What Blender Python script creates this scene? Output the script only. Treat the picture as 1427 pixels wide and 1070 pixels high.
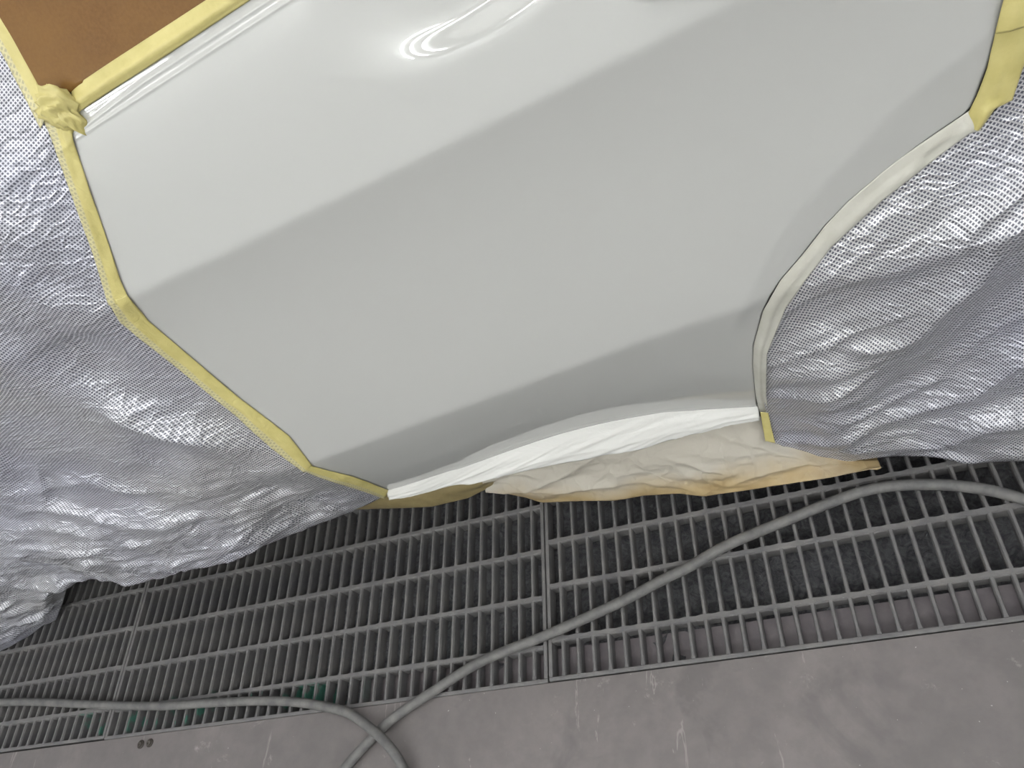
import bpy, math, random
import numpy as np
from mathutils import Matrix, Vector

random.seed(7)
sc = bpy.context.scene
COL = sc.collection
for o in list(bpy.data.objects):
    bpy.data.objects.remove(o)

# ------------------------------------------------------------------ camera
IMG_W, IMG_H = 1427.0, 1070.0
F_PX = 1096.92
PITCH, YAW, ROLL = (math.radians(v) for v in (42.62623862, 30.53622657, -38.85381386))
PU = 0.03                                   # metres per bar pitch of the floor grate
CAM = np.array([19.37564505, -13.43911968, 46.67139562]) * PU


def rot(a, b, c):
    ca, sa, cb, sb, cc, s_c = math.cos(a), math.sin(a), math.cos(b), math.sin(b), math.cos(c), math.sin(c)
    rx = np.array([[1, 0, 0], [0, ca, -sa], [0, sa, ca]])
    rz = np.array([[cb, -sb, 0], [sb, cb, 0], [0, 0, 1]])
    rr = np.array([[cc, -s_c, 0], [s_c, cc, 0], [0, 0, 1]])
    return rz @ rx @ rr


RM = rot(PITCH, YAW, ROLL)
cam_data = bpy.data.cameras.new('camera')
cam_data.sensor_fit = 'HORIZONTAL'
cam_data.sensor_width = 36.0
cam_data.lens = 36.0 * F_PX / IMG_W
cam_data.clip_start = 0.02
cam = bpy.data.objects.new('camera', cam_data)
COL.objects.link(cam)
m = Matrix.Identity(4)
for i in range(3):
    for j in range(3):
        m[i][j] = RM[i, j]
    m[i][3] = CAM[i]
cam.matrix_world = m
sc.camera = cam

# ------------------------------------------------------------------ world, lights, exposure
world = bpy.data.worlds.new('booth_air')
sc.world = world
world.use_nodes = True
wb = world.node_tree.nodes['Background']
wb.inputs[0].default_value = (0.90, 0.92, 0.93, 1)
wb.inputs[1].default_value = 0.62


def area(name, loc, rotd, sx, sy, power, col=(1, 0.985, 0.96)):
    d = bpy.data.lights.new(name, 'AREA')
    d.shape = 'RECTANGLE'
    d.size, d.size_y = sx, sy
    d.energy = power
    d.color = col
    o = bpy.data.objects.new(name, d)
    COL.objects.link(o)
    o.location = loc
    o.rotation_euler = [math.radians(v) for v in rotd]
    return o


area('ceiling_filter_light', (0.2, 0.1, 2.985), (0, 0, 0), 7.4, 4.2, 150)
sc.view_settings.view_transform = 'Standard'
sc.view_settings.look = 'None'
sc.view_settings.gamma = 1.0
sc.view_settings.use_curve_mapping = False
sc.view_settings.exposure = -0.6
sc.cycles.use_denoising = True
sc.cycles.max_bounces = 8
sc.cycles.diffuse_bounces = 4


# ------------------------------------------------------------------ helpers: rays, noise
def ray(px, py):
    return RM @ np.array([(px - IMG_W / 2) / F_PX, -(py - IMG_H / 2) / F_PX, -1.0])


def at_y(px, py, y):
    d = ray(px, py)
    return CAM + d * (y - CAM[1]) / d[1]


def at_z(px, py, z):
    d = ray(px, py)
    return CAM + d * (z - CAM[2]) / d[2]


_rng = np.random.RandomState(11)
_G = _rng.rand(64, 64)


def vnoise(u, v, seed=0):
    """smooth value noise in -1..1"""
    u = np.asarray(u, float) + 17.3 * seed + 1000.0
    v = np.asarray(v, float) + 9.7 * seed + 1000.0
    i, j = np.floor(u).astype(int), np.floor(v).astype(int)
    a, b = u - i, v - j
    a, b = a * a * a * (a * (a * 6 - 15) + 10), b * b * b * (b * (b * 6 - 15) + 10)
    g = lambda x, y: _G[x % 64, y % 64]
    r = (g(i, j) * (1 - a) + g(i + 1, j) * a) * (1 - b) + (g(i, j + 1) * (1 - a) + g(i + 1, j + 1) * a) * b
    return r * 2 - 1


def ridged(u, v, seed=0):
    return 1 - 2 * np.abs(vnoise(u, v, seed))


def sstep(a, b, x):
    t = np.clip((np.asarray(x, float) - a) / (b - a), 0, 1)
    return t * t * (3 - 2 * t)


# ------------------------------------------------------------------ helpers: objects
def tag(o, label=None, cat=None, group=None, kind=None):
    if label: o['label'] = label
    if cat: o['category'] = cat
    if group: o['group'] = group
    if kind: o['kind'] = kind
    return o


def empty(name, loc, label, cat, group=None):
    o = bpy.data.objects.new(name, None)
    o.empty_display_size = 0.05
    COL.objects.link(o)
    o.location = loc
    return tag(o, label, cat, group)


def mesh_obj(name, verts, faces, mat, parent=None, smooth=True, uvs=None):
    me = bpy.data.meshes.new(name)
    me.from_pydata([tuple(map(float, v)) for v in verts], [], faces)
    me.validate()
    if uvs is not None:
        ul = me.uv_layers.new(name='UVMap')
        vi = np.zeros(len(me.loops), dtype=np.int32)
        me.loops.foreach_get('vertex_index', vi)
        ul.data.foreach_set('uv', np.asarray(uvs, dtype=np.float32)[vi].ravel())
    if smooth:
        me.polygons.foreach_set('use_smooth', [True] * len(me.polygons))
    me.materials.append(mat)
    me.update()
    o = bpy.data.objects.new(name, me)
    COL.objects.link(o)
    if parent is not None:
        o.parent = parent
        o.location = -parent.location if parent.parent is None else (0, 0, 0)
    return o


def grid_faces(nu, nv, flip=False):
    f = []
    for j in range(nv - 1):
        for i in range(nu - 1):
            a = j * nu + i
            q = (a, a + 1, a + nu + 1, a + nu)
            f.append(q[::-1] if flip else q)
    return f


def solidify(o, th, offset=1.0):
    md = o.modifiers.new('thickness', 'SOLIDIFY')
    md.thickness = th
    md.offset = offset
    return o


def boxes(bl):
    v, f = [], []
    for x0, x1, y0, y1, z0, z1 in bl:
        b = len(v)
        v += [(x0, y0, z0), (x1, y0, z0), (x1, y1, z0), (x0, y1, z0), (x0, y0, z1), (x1, y0, z1), (x1, y1, z1), (x0, y1, z1)]
        f += [tuple(b + k for k in q) for q in ((0, 3, 2, 1), (4, 5, 6, 7), (0, 1, 5, 4), (1, 2, 6, 5), (2, 3, 7, 6), (3, 0, 4, 7))]
    return v, f


def box_obj(name, dims, mat, parent=None, bevel=0.0):
    v, f = boxes([dims])
    o = mesh_obj(name, v, f, mat, parent, smooth=False)
    if bevel:
        md = o.modifiers.new('bevel', 'BEVEL')
        md.width = bevel
        md.segments = 2
    return o


def resample(pts, n):
    p = np.array(pts, float)
    s = np.r_[0, np.cumsum(np.linalg.norm(np.diff(p, axis=0), axis=1))]
    q = np.linspace(0, s[-1], n)
    return np.stack([np.interp(q, s, p[:, k]) for k in range(p.shape[1])], 1)


def smooth_curve(pts, n, it=2):
    """resampled polyline with rounded corners (ends kept)"""
    p = resample(pts, n)
    for _ in range(it):
        p[1:-1] = 0.25 * p[:-2] + 0.5 * p[1:-1] + 0.25 * p[2:]
    return p


def coons(bottom, top, left, right, nu, nv, it=2):
    B, T = smooth_curve(bottom, nu, it), smooth_curve(top, nu, it)
    L, R = smooth_curve(left, nv, it), smooth_curve(right, nv, it)
    u = np.linspace(0, 1, nu)[None, :, None]
    v = np.linspace(0, 1, nv)[:, None, None]
    P = (1 - v) * B[None] + v * T[None] + (1 - u) * L[:, None] + u * R[:, None]
    P -= (1 - u) * (1 - v) * B[0] + u * (1 - v) * B[-1] + (1 - u) * v * T[0] + u * v * T[-1]
    return P                                   # (nv, nu, dim)


def tube(name, pts, r, mat, n=14, parent=None):
    p = np.array(pts, float)
    vs, fs = [], []
    up = np.array([0, 0, 1.0])
    for i in range(len(p)):
        t = p[min(i + 1, len(p) - 1)] - p[max(i - 1, 0)]
        t /= np.linalg.norm(t)
        a = np.cross(t, up); a /= np.linalg.norm(a)
        b = np.cross(a, t)
        for k in range(n):
            w = 2 * math.pi * k / n
            vs.append(p[i] + r * (math.cos(w) * a + math.sin(w) * b))
    for i in range(len(p) - 1):
        for k in range(n):
            k2 = (k + 1) % n
            fs.append((i * n + k, i * n + k2, (i + 1) * n + k2, (i + 1) * n + k))
    fs.append(tuple(range(n)))
    fs.append(tuple((len(p) - 1) * n + k for k in reversed(range(n))))
    return mesh_obj(name, vs, fs, mat, parent)


def catmull(pts, per=10):
    p = np.array(pts, float)
    p = np.vstack([2 * p[0] - p[1], p, 2 * p[-1] - p[-2]])
    out = []
    for i in range(1, len(p) - 2):
        for k in range(per):
            t = k / per
            out.append(0.5 * ((2 * p[i]) + (-p[i - 1] + p[i + 1]) * t + (2 * p[i - 1] - 5 * p[i] + 4 * p[i + 1] - p[i + 2]) * t * t
                              + (-p[i - 1] + 3 * p[i] - 3 * p[i + 1] + p[i + 2]) * t ** 3))
    out.append(p[-2])
    return np.array(out)


# ------------------------------------------------------------------ materials
def lin(c):
    return tuple((x / 12.92 if x <= 0.04045 else ((x + 0.055) / 1.055) ** 2.4) for x in (v / 255 for v in c)) + (1,)


class NT:
    def __init__(self, name):
        self.m = bpy.data.materials.new(name)
        self.m.use_nodes = True
        self.t = self.m.node_tree
        self.b = self.t.nodes['Principled BSDF']

    def n(self, kind, **kw):
        nd = self.t.nodes.new(kind)
        for k, v in kw.items():
            if k.startswith('i_'):
                nd.inputs[k[2:].replace('_', ' ')].default_value = v
            else:
                setattr(nd, k, v)
        return nd

    def l(self, a, b):
        self.t.links.new(a, b)

    def set(self, **kw):
        for k, v in kw.items():
            self.b.inputs[k.replace('_', ' ')].default_value = v
        return self

    def noise(self, scale, detail=4, rough=0.55, src='Object', dist=0.0, mapping=None):
        tc = self.n('ShaderNodeTexCoord')
        nz = self.n('ShaderNodeTexNoise')
        nz.inputs['Scale'].default_value = scale
        nz.inputs['Detail'].default_value = detail
        nz.inputs['Roughness'].default_value = rough
        nz.inputs['Distortion'].default_value = dist
        if mapping:
            mp = self.n('ShaderNodeMapping')
            mp.inputs['Scale'].default_value = mapping
            self.l(tc.outputs[src], mp.inputs[0])
            self.l(mp.outputs[0], nz.inputs['Vector'])
        else:
            self.l(tc.outputs[src], nz.inputs['Vector'])
        return nz.outputs['Fac']

    def ramp(self, fac, stops):
        r = self.n('ShaderNodeValToRGB')
        e = r.color_ramp.elements
        while len(e) < len(stops):
            e.new(0.5)
        for k, (p, c) in enumerate(stops):
            e[k].position = p
            e[k].color = c if len(c) == 4 else tuple(c) + (1,)
        self.l(fac, r.inputs[0])
        return r.outputs[0]

    def mix(self, fac, a, b, blend='MIX'):
        x = self.n('ShaderNodeMix', data_type='RGBA', blend_type=blend)
        for val, idx in ((fac, 0), (a, 6), (b, 7)):
            if hasattr(val, 'is_output') or isinstance(val, bpy.types.NodeSocket):
                self.l(val, x.inputs[idx])
            else:
                x.inputs[idx].default_value = val
        return x.outputs[2]

    def math(self, op, a, b=None, clamp=False):
        x = self.n('ShaderNodeMath', operation=op, use_clamp=clamp)
        for val, idx in ((a, 0), (b, 1)):
            if val is None: continue
            if isinstance(val, bpy.types.NodeSocket):
                self.l(val, x.inputs[idx])
            else:
                x.inputs[idx].default_value = val
        return x.outputs[0]

    def bump(self, h, strength, dist, prev=None):
        b = self.n('ShaderNodeBump')
        b.inputs['Strength'].default_value = strength
        b.inputs['Distance'].default_value = dist
        self.l(h, b.inputs['Height'])
        if prev is not None:
            self.l(prev, b.inputs['Normal'])
        return b.outputs[0]

    def color(self, c):
        self.l(c, self.b.inputs['Base Color'])

    def normal(self, nrm):
        self.l(nrm, self.b.inputs['Normal'])


def simple(name, rgb, rough=0.5, metal=0.0, **kw):
    t = NT(name)
    t.set(Base_Color=lin(rgb), Roughness=rough, Metallic=metal, **kw)
    return t.m


def mat_paint():
    t = NT('pearl_white_paint')
    t.set(Roughness=0.6, Specular_IOR_Level=0.25, Coat_Weight=1.0, Coat_Roughness=0.012, Coat_IOR=1.7)
    t.b.inputs['Base Color'].default_value = lin((191, 192, 189))
    return t.m


def mat_drape():
    t = NT('dotted_nonwoven_film')
    tc = t.n('ShaderNodeTexCoord')
    mp = t.n('ShaderNodeMapping')
    mp.inputs['Scale'].default_value = (205, 205, 1)
    mp.inputs['Rotation'].default_value = (0, 0, math.radians(45))
    t.l(tc.outputs['UV'], mp.inputs[0])
    fr = t.n('ShaderNodeVectorMath', operation='FRACTION')
    t.l(mp.outputs[0], fr.inputs[0])
    sb = t.n('ShaderNodeVectorMath', operation='SUBTRACT')
    sb.inputs[1].default_value = (0.5, 0.5, 0)
    t.l(fr.outputs[0], sb.inputs[0])
    sp = t.n('ShaderNodeSeparateXYZ')
    t.l(sb.outputs[0], sp.inputs[0])
    dd = t.math('MAXIMUM', t.math('ABSOLUTE', sp.outputs[0]), t.math('ABSOLUTE', sp.outputs[1]))
    dot = t.ramp(dd, [(0.27, (1, 1, 1)), (0.34, (0, 0, 0))])
    base_n = t.noise(2.2, 3)
    film = t.mix(t.ramp(base_n, [(0.38, (0, 0, 0)), (0.62, (1, 1, 1))]), lin((212, 212, 213)), lin((199, 200, 211)))
    dots = t.mix(t.ramp(t.noise(9, 2), [(0.35, (0, 0, 0)), (0.65, (1, 1, 1))]), lin((46, 48, 68)), lin((60, 62, 84)))
    c = t.mix(t.math('MULTIPLY', dot, 0.92), film, dots)
    t.color(c)
    t.set(Roughness=0.30, Specular_IOR_Level=0.9, Metallic=0.3)
    n1 = t.noise(26, 5, 0.6, dist=0.6)
    vor = t.n('ShaderNodeTexVoronoi', feature='DISTANCE_TO_EDGE')
    vor.inputs['Scale'].default_value = 34
    vmx = t.n('ShaderNodeMapping'); vmx.inputs['Scale'].default_value = (1, 1, 2.2)
    wn = t.n('ShaderNodeTexNoise'); wn.inputs['Scale'].default_value = 14
    t.l(tc.outputs['Object'], wn.inputs['Vector'])
    va = t.n('ShaderNodeVectorMath', operation='MULTIPLY_ADD')
    va.inputs[1].default_value = (0.06, 0.06, 0.06)
    t.l(wn.outputs['Color'], va.inputs[0]); t.l(tc.outputs['Object'], va.inputs[2])
    t.l(va.outputs[0], vmx.inputs[0]); t.l(vmx.outputs[0], vor.inputs['Vector'])
    cr = t.ramp(vor.outputs['Distance'], [(0.0, (1, 1, 1)), (0.22, (0, 0, 0))])
    b = t.bump(n1, 0.6, 0.006)
    b = t.bump(cr, 0.4, 0.0028, b)
    b = t.bump(dot, 0.25, -0.0004, b)
    t.normal(b)
    return t.m


def mat_tape(name, c1, c2, trans=0.0):
    t = NT(name)
    n = t.noise(30, 4)
    t.color(t.mix(t.ramp(n, [(0.35, (0, 0, 0)), (0.7, (1, 1, 1))]), lin(c1), lin(c2)))
    t.set(Roughness=0.42)
    b = t.bump(t.noise(70, 4, dist=0.8), 0.35, 0.002)
    t.normal(b)
    return t.m


def mat_tape_margin():
    """yellow tape whose outer margin lets the dots of the sheet beneath show through"""
    t = NT('yellow_tape_over_dotted_sheet')
    c = t.mix(t.ramp(t.noise(30, 4), [(0.35, (0, 0, 0)), (0.7, (1, 1, 1))]), lin((208, 197, 130)), lin((193, 182, 114)))
    tc = t.n('ShaderNodeTexCoord')
    sp = t.n('ShaderNodeSeparateXYZ'); t.l(tc.outputs['UV'], sp.inputs[0])
    edge = t.ramp(t.math('MULTIPLY', sp.outputs[1], 50.0), [(0.60, (0, 0, 0)), (0.68, (1, 1, 1))])
    mp = t.n('ShaderNodeMapping'); mp.inputs['Scale'].default_value = (215, 215, 1); mp.inputs['Rotation'].default_value = (0, 0, 0.6)
    t.l(tc.outputs['UV'], mp.inputs[0])
    fr = t.n('ShaderNodeVectorMath', operation='FRACTION'); t.l(mp.outputs[0], fr.inputs[0])
    sb = t.n('ShaderNodeVectorMath', operation='SUBTRACT'); sb.inputs[1].default_value = (0.5, 0.5, 0); t.l(fr.outputs[0], sb.inputs[0])
    s2 = t.n('ShaderNodeSeparateXYZ'); t.l(sb.outputs[0], s2.inputs[0])
    dd = t.math('MAXIMUM', t.math('ABSOLUTE', s2.outputs[0]), t.math('ABSOLUTE', s2.outputs[1]))
    dot = t.ramp(dd, [(0.25, (1, 1, 1)), (0.34, (0, 0, 0))])
    c = t.mix(t.math('MULTIPLY', edge, 0.35), c, lin((208, 206, 186)))
    c = t.mix(t.math('MULTIPLY', t.math('MULTIPLY', dot, edge), 0.45), c, lin((120, 118, 110)))
    t.color(c)
    t.set(Roughness=0.4)
    t.normal(t.bump(t.noise(60, 4, dist=0.9), 0.55, 0.003))
    return t.m


def mat_window_paper():
    t = NT('brown_masking_paper')
    n = t.noise(6, 5)
    c = t.mix(t.ramp(n, [(0.3, (0, 0, 0)), (0.7, (1, 1, 1))]), lin((94, 60, 16)), lin((114, 80, 30)))
    f = t.noise(260, 2)
    c = t.mix(t.ramp(f, [(0.3, (0, 0, 0)), (0.7, (0.35, 0.35, 0.35))]), c, lin((124, 90, 40)))
    t.color(c)
    t.set(Roughness=0.6, Specular_IOR_Level=0.3, Coat_Weight=0.25, Coat_Roughness=0.08)
    t.normal(t.bump(t.noise(9, 3, dist=0.5), 0.3, 0.006))
    return t.m


def mat_kraft():
    t = NT('kraft_paper_with_overspray')
    tc = t.n('ShaderNodeTexCoord')
    sp = t.n('ShaderNodeSeparateXYZ')
    t.l(tc.outputs['Object'], sp.inputs[0])
    # a band of white overspray with a ragged lower edge lies on the upper half of the sheet
    h = t.math('ADD', sp.outputs[2], t.math('MULTIPLY', t.noise(7, 4), 0.11))
    h = t.math('ADD', h, t.math('MULTIPLY', sp.outputs[0], 0.025))
    mask = t.ramp(t.math('MULTIPLY', h, 5.0), [(0.50, (0, 0, 0)), (0.78, (0.85, 0.85, 0.85))])
    k = t.mix(t.ramp(t.noise(12, 4), [(0.35, (0, 0, 0)), (0.7, (1, 1, 1))]), lin((160, 138, 98)), lin((182, 163, 124)))
    t.color(t.mix(mask, k, lin((188, 185, 176))))
    t.set(Roughness=0.6)
    vor = t.n('ShaderNodeTexVoronoi', feature='DISTANCE_TO_EDGE')
    vor.inputs['Scale'].default_value = 17
    wn = t.n('ShaderNodeTexNoise'); wn.inputs['Scale'].default_value = 8
    t.l(tc.outputs['Object'], wn.inputs['Vector'])
    va = t.n('ShaderNodeVectorMath', operation='MULTIPLY_ADD')
    va.inputs[1].default_value = (0.12, 0.12, 0.12)
    t.l(wn.outputs['Color'], va.inputs[0]); t.l(tc.outputs['Object'], va.inputs[2])
    t.l(va.outputs[0], vor.inputs['Vector'])
    cr = t.ramp(vor.outputs['Distance'], [(0.0, (1, 1, 1)), (0.12, (0, 0, 0))])
    b = t.bump(t.noise(22, 5, dist=0.4), 0.5, 0.006)
    t.normal(t.bump(cr, 0.3, 0.003, b))
    return t.m


def mat_white_paper():
    t = NT('paint_coated_paper')
    t.set(Base_Color=lin((226, 226, 222)), Roughness=0.4, Coat_Weight=0.3, Coat_Roughness=0.15)
    t.normal(t.bump(t.noise(28, 5, dist=0.6, mapping=(0.5, 1, 1.6)), 0.5, 0.006))
    return t.m


def teal_splashes(t, c, amt):
    """dried teal paint flecks in one stretch of the pit edge"""
    g = t.n('ShaderNodeNewGeometry'); sx = t.n('ShaderNodeSeparateXYZ')
    t.l(g.outputs['Position'], sx.inputs[0])
    zy = t.ramp(t.math('MULTIPLY', sx.outputs[1], 5.0), [(0.05, (0, 0, 0)), (0.10, (1, 1, 1)), (0.32, (1, 1, 1)), (0.42, (0, 0, 0))])
    zx = t.ramp(t.math('MULTIPLY', sx.outputs[0], -0.5), [(0.20, (0, 0, 0)), (0.26, (1, 1, 1)), (0.60, (1, 1, 1)), (0.68, (0, 0, 0))])
    nz = t.n('ShaderNodeTexNoise'); nz.inputs['Scale'].default_value = 15; nz.inputs['Detail'].default_value = 3
    t.l(g.outputs['Position'], nz.inputs['Vector'])
    below = t.math('LESS_THAN', sx.outputs[2], -0.003)
    m_ = t.math('MULTIPLY', t.math('MULTIPLY', zy, zx), t.ramp(nz.outputs['Fac'], [(0.56, (0, 0, 0)), (0.62, (1, 1, 1))]))
    m_ = t.math('MULTIPLY', t.math('MULTIPLY', m_, below), amt)
    return t.mix(m_, c, lin((64, 138, 118)))


def mat_grate():
    t = NT('dusty_cast_grate')
    n = t.noise(18, 6, 0.65)
    c = t.mix(t.ramp(n, [(0.3, (0, 0, 0)), (0.75, (1, 1, 1))]), lin((92, 92, 94)), lin((118, 116, 114)))
    sp = t.ramp(t.noise(160, 3, 0.7), [(0.66, (0, 0, 0)), (0.74, (1, 1, 1))])
    c = t.mix(t.math('MULTIPLY', sp, 0.6), c, lin((160, 158, 154)))
    c = teal_splashes(t, c, 0.7)
    t.color(c)
    t.set(Roughness=0.62)
    t.normal(t.bump(t.noise(220, 5, 0.7), 0.5, 0.0012))
    return t.m


def mat_mat():
    t = NT('dirty_fibre_filter')
    c = t.mix(t.ramp(t.noise(60, 6, 0.7, dist=1.5), [(0.35, (0, 0, 0)), (0.7, (1, 1, 1))]), lin((70, 71, 75)), lin((128, 129, 132)))
    g = t.ramp(t.noise(3.4, 3), [(0.56, (0, 0, 0)), (0.68, (0.5, 0.5, 0.5))])
    c = t.mix(g, c, lin((50, 66, 66)))
    c = teal_splashes(t, c, 0.8)
    t.color(c)
    t.set(Roughness=0.95)
    t.normal(t.bump(t.noise(120, 6, 0.75, dist=2.0), 1.0, 0.006))
    return t.m


def mat_floor():
    t = NT('worn_grey_floor_paint')
    c = t.mix(t.ramp(t.noise(3.0, 6, 0.6), [(0.35, (0, 0, 0)), (0.65, (1, 1, 1))]), lin((102, 98, 97)), lin((120, 114, 113)))
    # pale drips and scuffs
    sp = t.ramp(t.noise(14, 6, 0.72, dist=0.4), [(0.63, (0, 0, 0)), (0.72, (1, 1, 1))])
    c = t.mix(t.math('MULTIPLY', sp, 0.6), c, lin((166, 161, 158)))
    st = t.ramp(t.noise(5.5, 5, 0.6, dist=0.6), [(0.58, (0, 0, 0)), (0.66, (1, 1, 1))])
    c = t.mix(t.math('MULTIPLY', st, 0.5), c, lin((88, 85, 85)))
    mo = t.ramp(t.noise(26, 5, 0.65), [(0.40, (0, 0, 0)), (0.62, (1, 1, 1))])
    c = t.mix(t.math('MULTIPLY', mo, 0.35), c, lin((92, 89, 88)))
    sc1 = t.ramp(t.noise(3.0, 5, 0.62, dist=1.2, mapping=(9, 1.4, 1)), [(0.655, (0, 0, 0)), (0.675, (1, 1, 1)), (0.69, (1, 1, 1)), (0.71, (0, 0, 0))])
    c = t.mix(t.math('MULTIPLY', sc1, 0.45), c, lin((160, 155, 152)))
    dots = t.ramp(t.noise(130, 2, 0.5), [(0.76, (0, 0, 0)), (0.79, (1, 1, 1))])
    c = t.mix(t.math('MULTIPLY', dots, 0.7), c, lin((190, 188, 184)))
    t.color(c)
    t.set(Roughness=0.5)
    t.normal(t.bump(t.noise(40, 6, 0.7), 0.25, 0.0015))
    return t.m


def mat_hose():
    t = NT('dusty_grey_rubber')
    c = t.mix(t.ramp(t.noise(40, 5), [(0.35, (0, 0, 0)), (0.7, (1, 1, 1))]), lin((90, 90, 90)), lin((116, 115, 113)))
    t.color(c)
    t.set(Roughness=0.6)
    t.normal(t.bump(t.noise(300, 3), 0.4, 0.0008))
    return t.m


M = dict(
    paint=mat_paint(), drape=mat_drape(),
    margin=mat_tape_margin(), tape=mat_tape('yellow_masking_tape', (208, 197, 132), (193, 182, 116)),
    pale_tape=mat_tape('paint_misted_tape', (190, 189, 178), (200, 199, 190)),
    brown=mat_window_paper(), olive=mat_tape('olive_kraft_paper', (126, 113, 78), (146, 132, 94)), kraft=mat_kraft(), white=mat_white_paper(),
    grate=mat_grate(), mat=mat_mat(), floor=mat_floor(), hose=mat_hose(),
    ledge=mat_tape('dusty_ledge_paint', (112, 106, 110), (126, 120, 122)),
    dark=simple('dark_underbody', (30, 30, 32), 0.8),
    gap=simple('door_gap_rubber', (110, 107, 105), 0.7),
    wall=simple('white_booth_panel', (225, 228, 228), 0.5),
    bolt=simple('zinc_bolt', (72, 67, 62), 0.5, 0.2),
    teal=simple('teal_paint_splash', (62, 118, 104), 0.6),
    glass=simple('dark_glass', (20, 22, 24), 0.1),
    fibre=simple('glass_fibre_strand', (96, 98, 102), 0.7),
)
em = NT('fluorescent_tube')
em.set(Base_Color=(1, 1, 1, 1), Emission_Color=(1, 0.99, 0.97, 1), Emission_Strength=45.0)
M['tube'] = em.m

# ------------------------------------------------------------------ booth structure
fl = box_obj('floor', (-4, 4, -2.6, -0.001, -0.25, -0.001), M['floor'])
fl['kind'] = 'structure'
pit = box_obj('floor_pit', (-4, 4, 0, 2.6, -0.5, -0.3), M['dark']); pit['kind'] = 'structure'; pit.name = 'floor'
led = box_obj('floor', (-0.42, 4, -0.004, 0.070, -0.25, -0.034), M['ledge']); led['kind'] = 'structure'
led2 = box_obj('floor', (-4, -0.42, -0.004, 0.012, -0.25, -0.034), M['ledge']); led2['kind'] = 'structure'
w = box_obj('wall_front', (-4, 4, -2.7, -2.6, 0, 3.1), M['wall']); w['kind'] = 'structure'
w = box_obj('wall_back', (-4, 4, 3.0, 3.1, -0.5, 3.1), M['wall']); w['kind'] = 'structure'
w = box_obj('ceiling', (-4, 4, -2.6, 3.0, 3.0, 3.1), M['wall']); w['kind'] = 'structure'

# ceiling light: three fluorescent tubes in one tray
for k, fx in enumerate((-3.0, -1.5, 0.0, 1.5, 3.0)):
    L = empty('ceiling_light', (fx, -2.35, 2.98), 'white tray light with three fluorescent tubes, %s along the booth ceiling edge' % ('leftmost', 'second from the left', 'middle one', 'second from the right', 'rightmost')[k], 'light', 'tube lights on the ceiling')
    box_obj('tray', (fx - 0.70, fx + 0.70, -2.59, -2.09, 2.90, 2.972), M['wall'], L)
    for ty in (-2.54, -2.34, -2.14):
        tube('fluorescent_tube', [(fx - 0.66, ty, 2.875), (fx + 0.66, ty, 2.875)], 0.014, M['tube'], 12, L)

# ------------------------------------------------------------------ floor grates


def grate(x0, pitch, n, rails, edge_y, yend, label):
    W = pitch * n
    g = empty('floor_grate', (x0 + W / 2, (edge_y + yend) / 2, -0.03), label, 'floor grate', 'steel gratings over the extraction pit')
    ew, h = 0.0075, 0.032
    a, b = x0 + 0.0012, x0 + W - 0.0012
    v, f = boxes([(a, b, edge_y, edge_y + 0.008, -h, 0), (a, b, yend - 0.011, yend, -h, 0),
                  (a, a + ew, edge_y + 0.008, yend - 0.011, -h, 0), (b - ew, b, edge_y + 0.008, yend - 0.011, -h, 0)])
    o = mesh_obj('frame', v, f, M['grate'], g, smooth=False)
    md = o.modifiers.new('bevel', 'BEVEL'); md.width = 0.0015; md.segments = 2
    for r in rails:
        # a slightly uneven cast rail
        xs = np.linspace(a + ew, b - ew, 160)
        vs, fs = [], []
        for i, x in enumerate(xs):
            j = 0.0006 * vnoise(x * 60, r * 9, 3)
            web = 0.0014 * abs(math.sin(math.pi * (x - x0) / pitch)) ** 2
            hw = 0.0066 - web + j
            for (yy, zz) in ((-hw * 0.8, -h), (-hw, -0.004), (-hw + 0.0022, 0), (hw - 0.0022, 0), (hw, -0.004), (hw * 0.8, -h)):
                vs.append((x, r + yy, zz - 0.0003))
        for i in range(len(xs) - 1):
            for k2 in range(5):
                fs.append((i * 6 + k2, i * 6 + k2 + 1, (i + 1) * 6 + k2 + 1, (i + 1) * 6 + k2))
        mesh_obj('long_bar', vs, fs, M['grate'], g, smooth=False)
    ys = []
    stops = [edge_y + 0.007] + [r for r in rails] + [yend - 0.011]
    for a_, b_ in zip(stops[:-1], stops[1:]):
        ys += list(np.linspace(a_, b_, 9))[:-1]
    ys.append(stops[-1])
    vs, fs = [], []
    for y in ys:
        near = min(abs(y - s) for s in stops)
        hw = 0.0037 + 0.0016 * math.exp(-(near / 0.007) ** 2)
        for (xx, zz) in ((-hw * 0.75, -h * 0.9), (-hw, -0.005), (-hw + 0.0018, -0.0012), (hw - 0.0018, -0.0012), (hw, -0.005), (hw * 0.75, -h * 0.9)):
            vs.append((xx, y, zz))
    for i in range(len(ys) - 1):
        for k2 in range(5):
            fs.append((i * 6 + k2 + 1, i * 6 + k2, (i + 1) * 6 + k2, (i + 1) * 6 + k2 + 1))
    first = mesh_obj('cross_bar', vs, fs, M['grate'], g, smooth=False)
    base = np.array(first.location)
    for k in range(1, n):
        o = first if k == 1 else first.copy()
        if k > 1:
            COL.objects.link(o); o.parent = g
        o.location = (base[0] + x0 + k * pitch, base[1], base[2])
    return g


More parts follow.
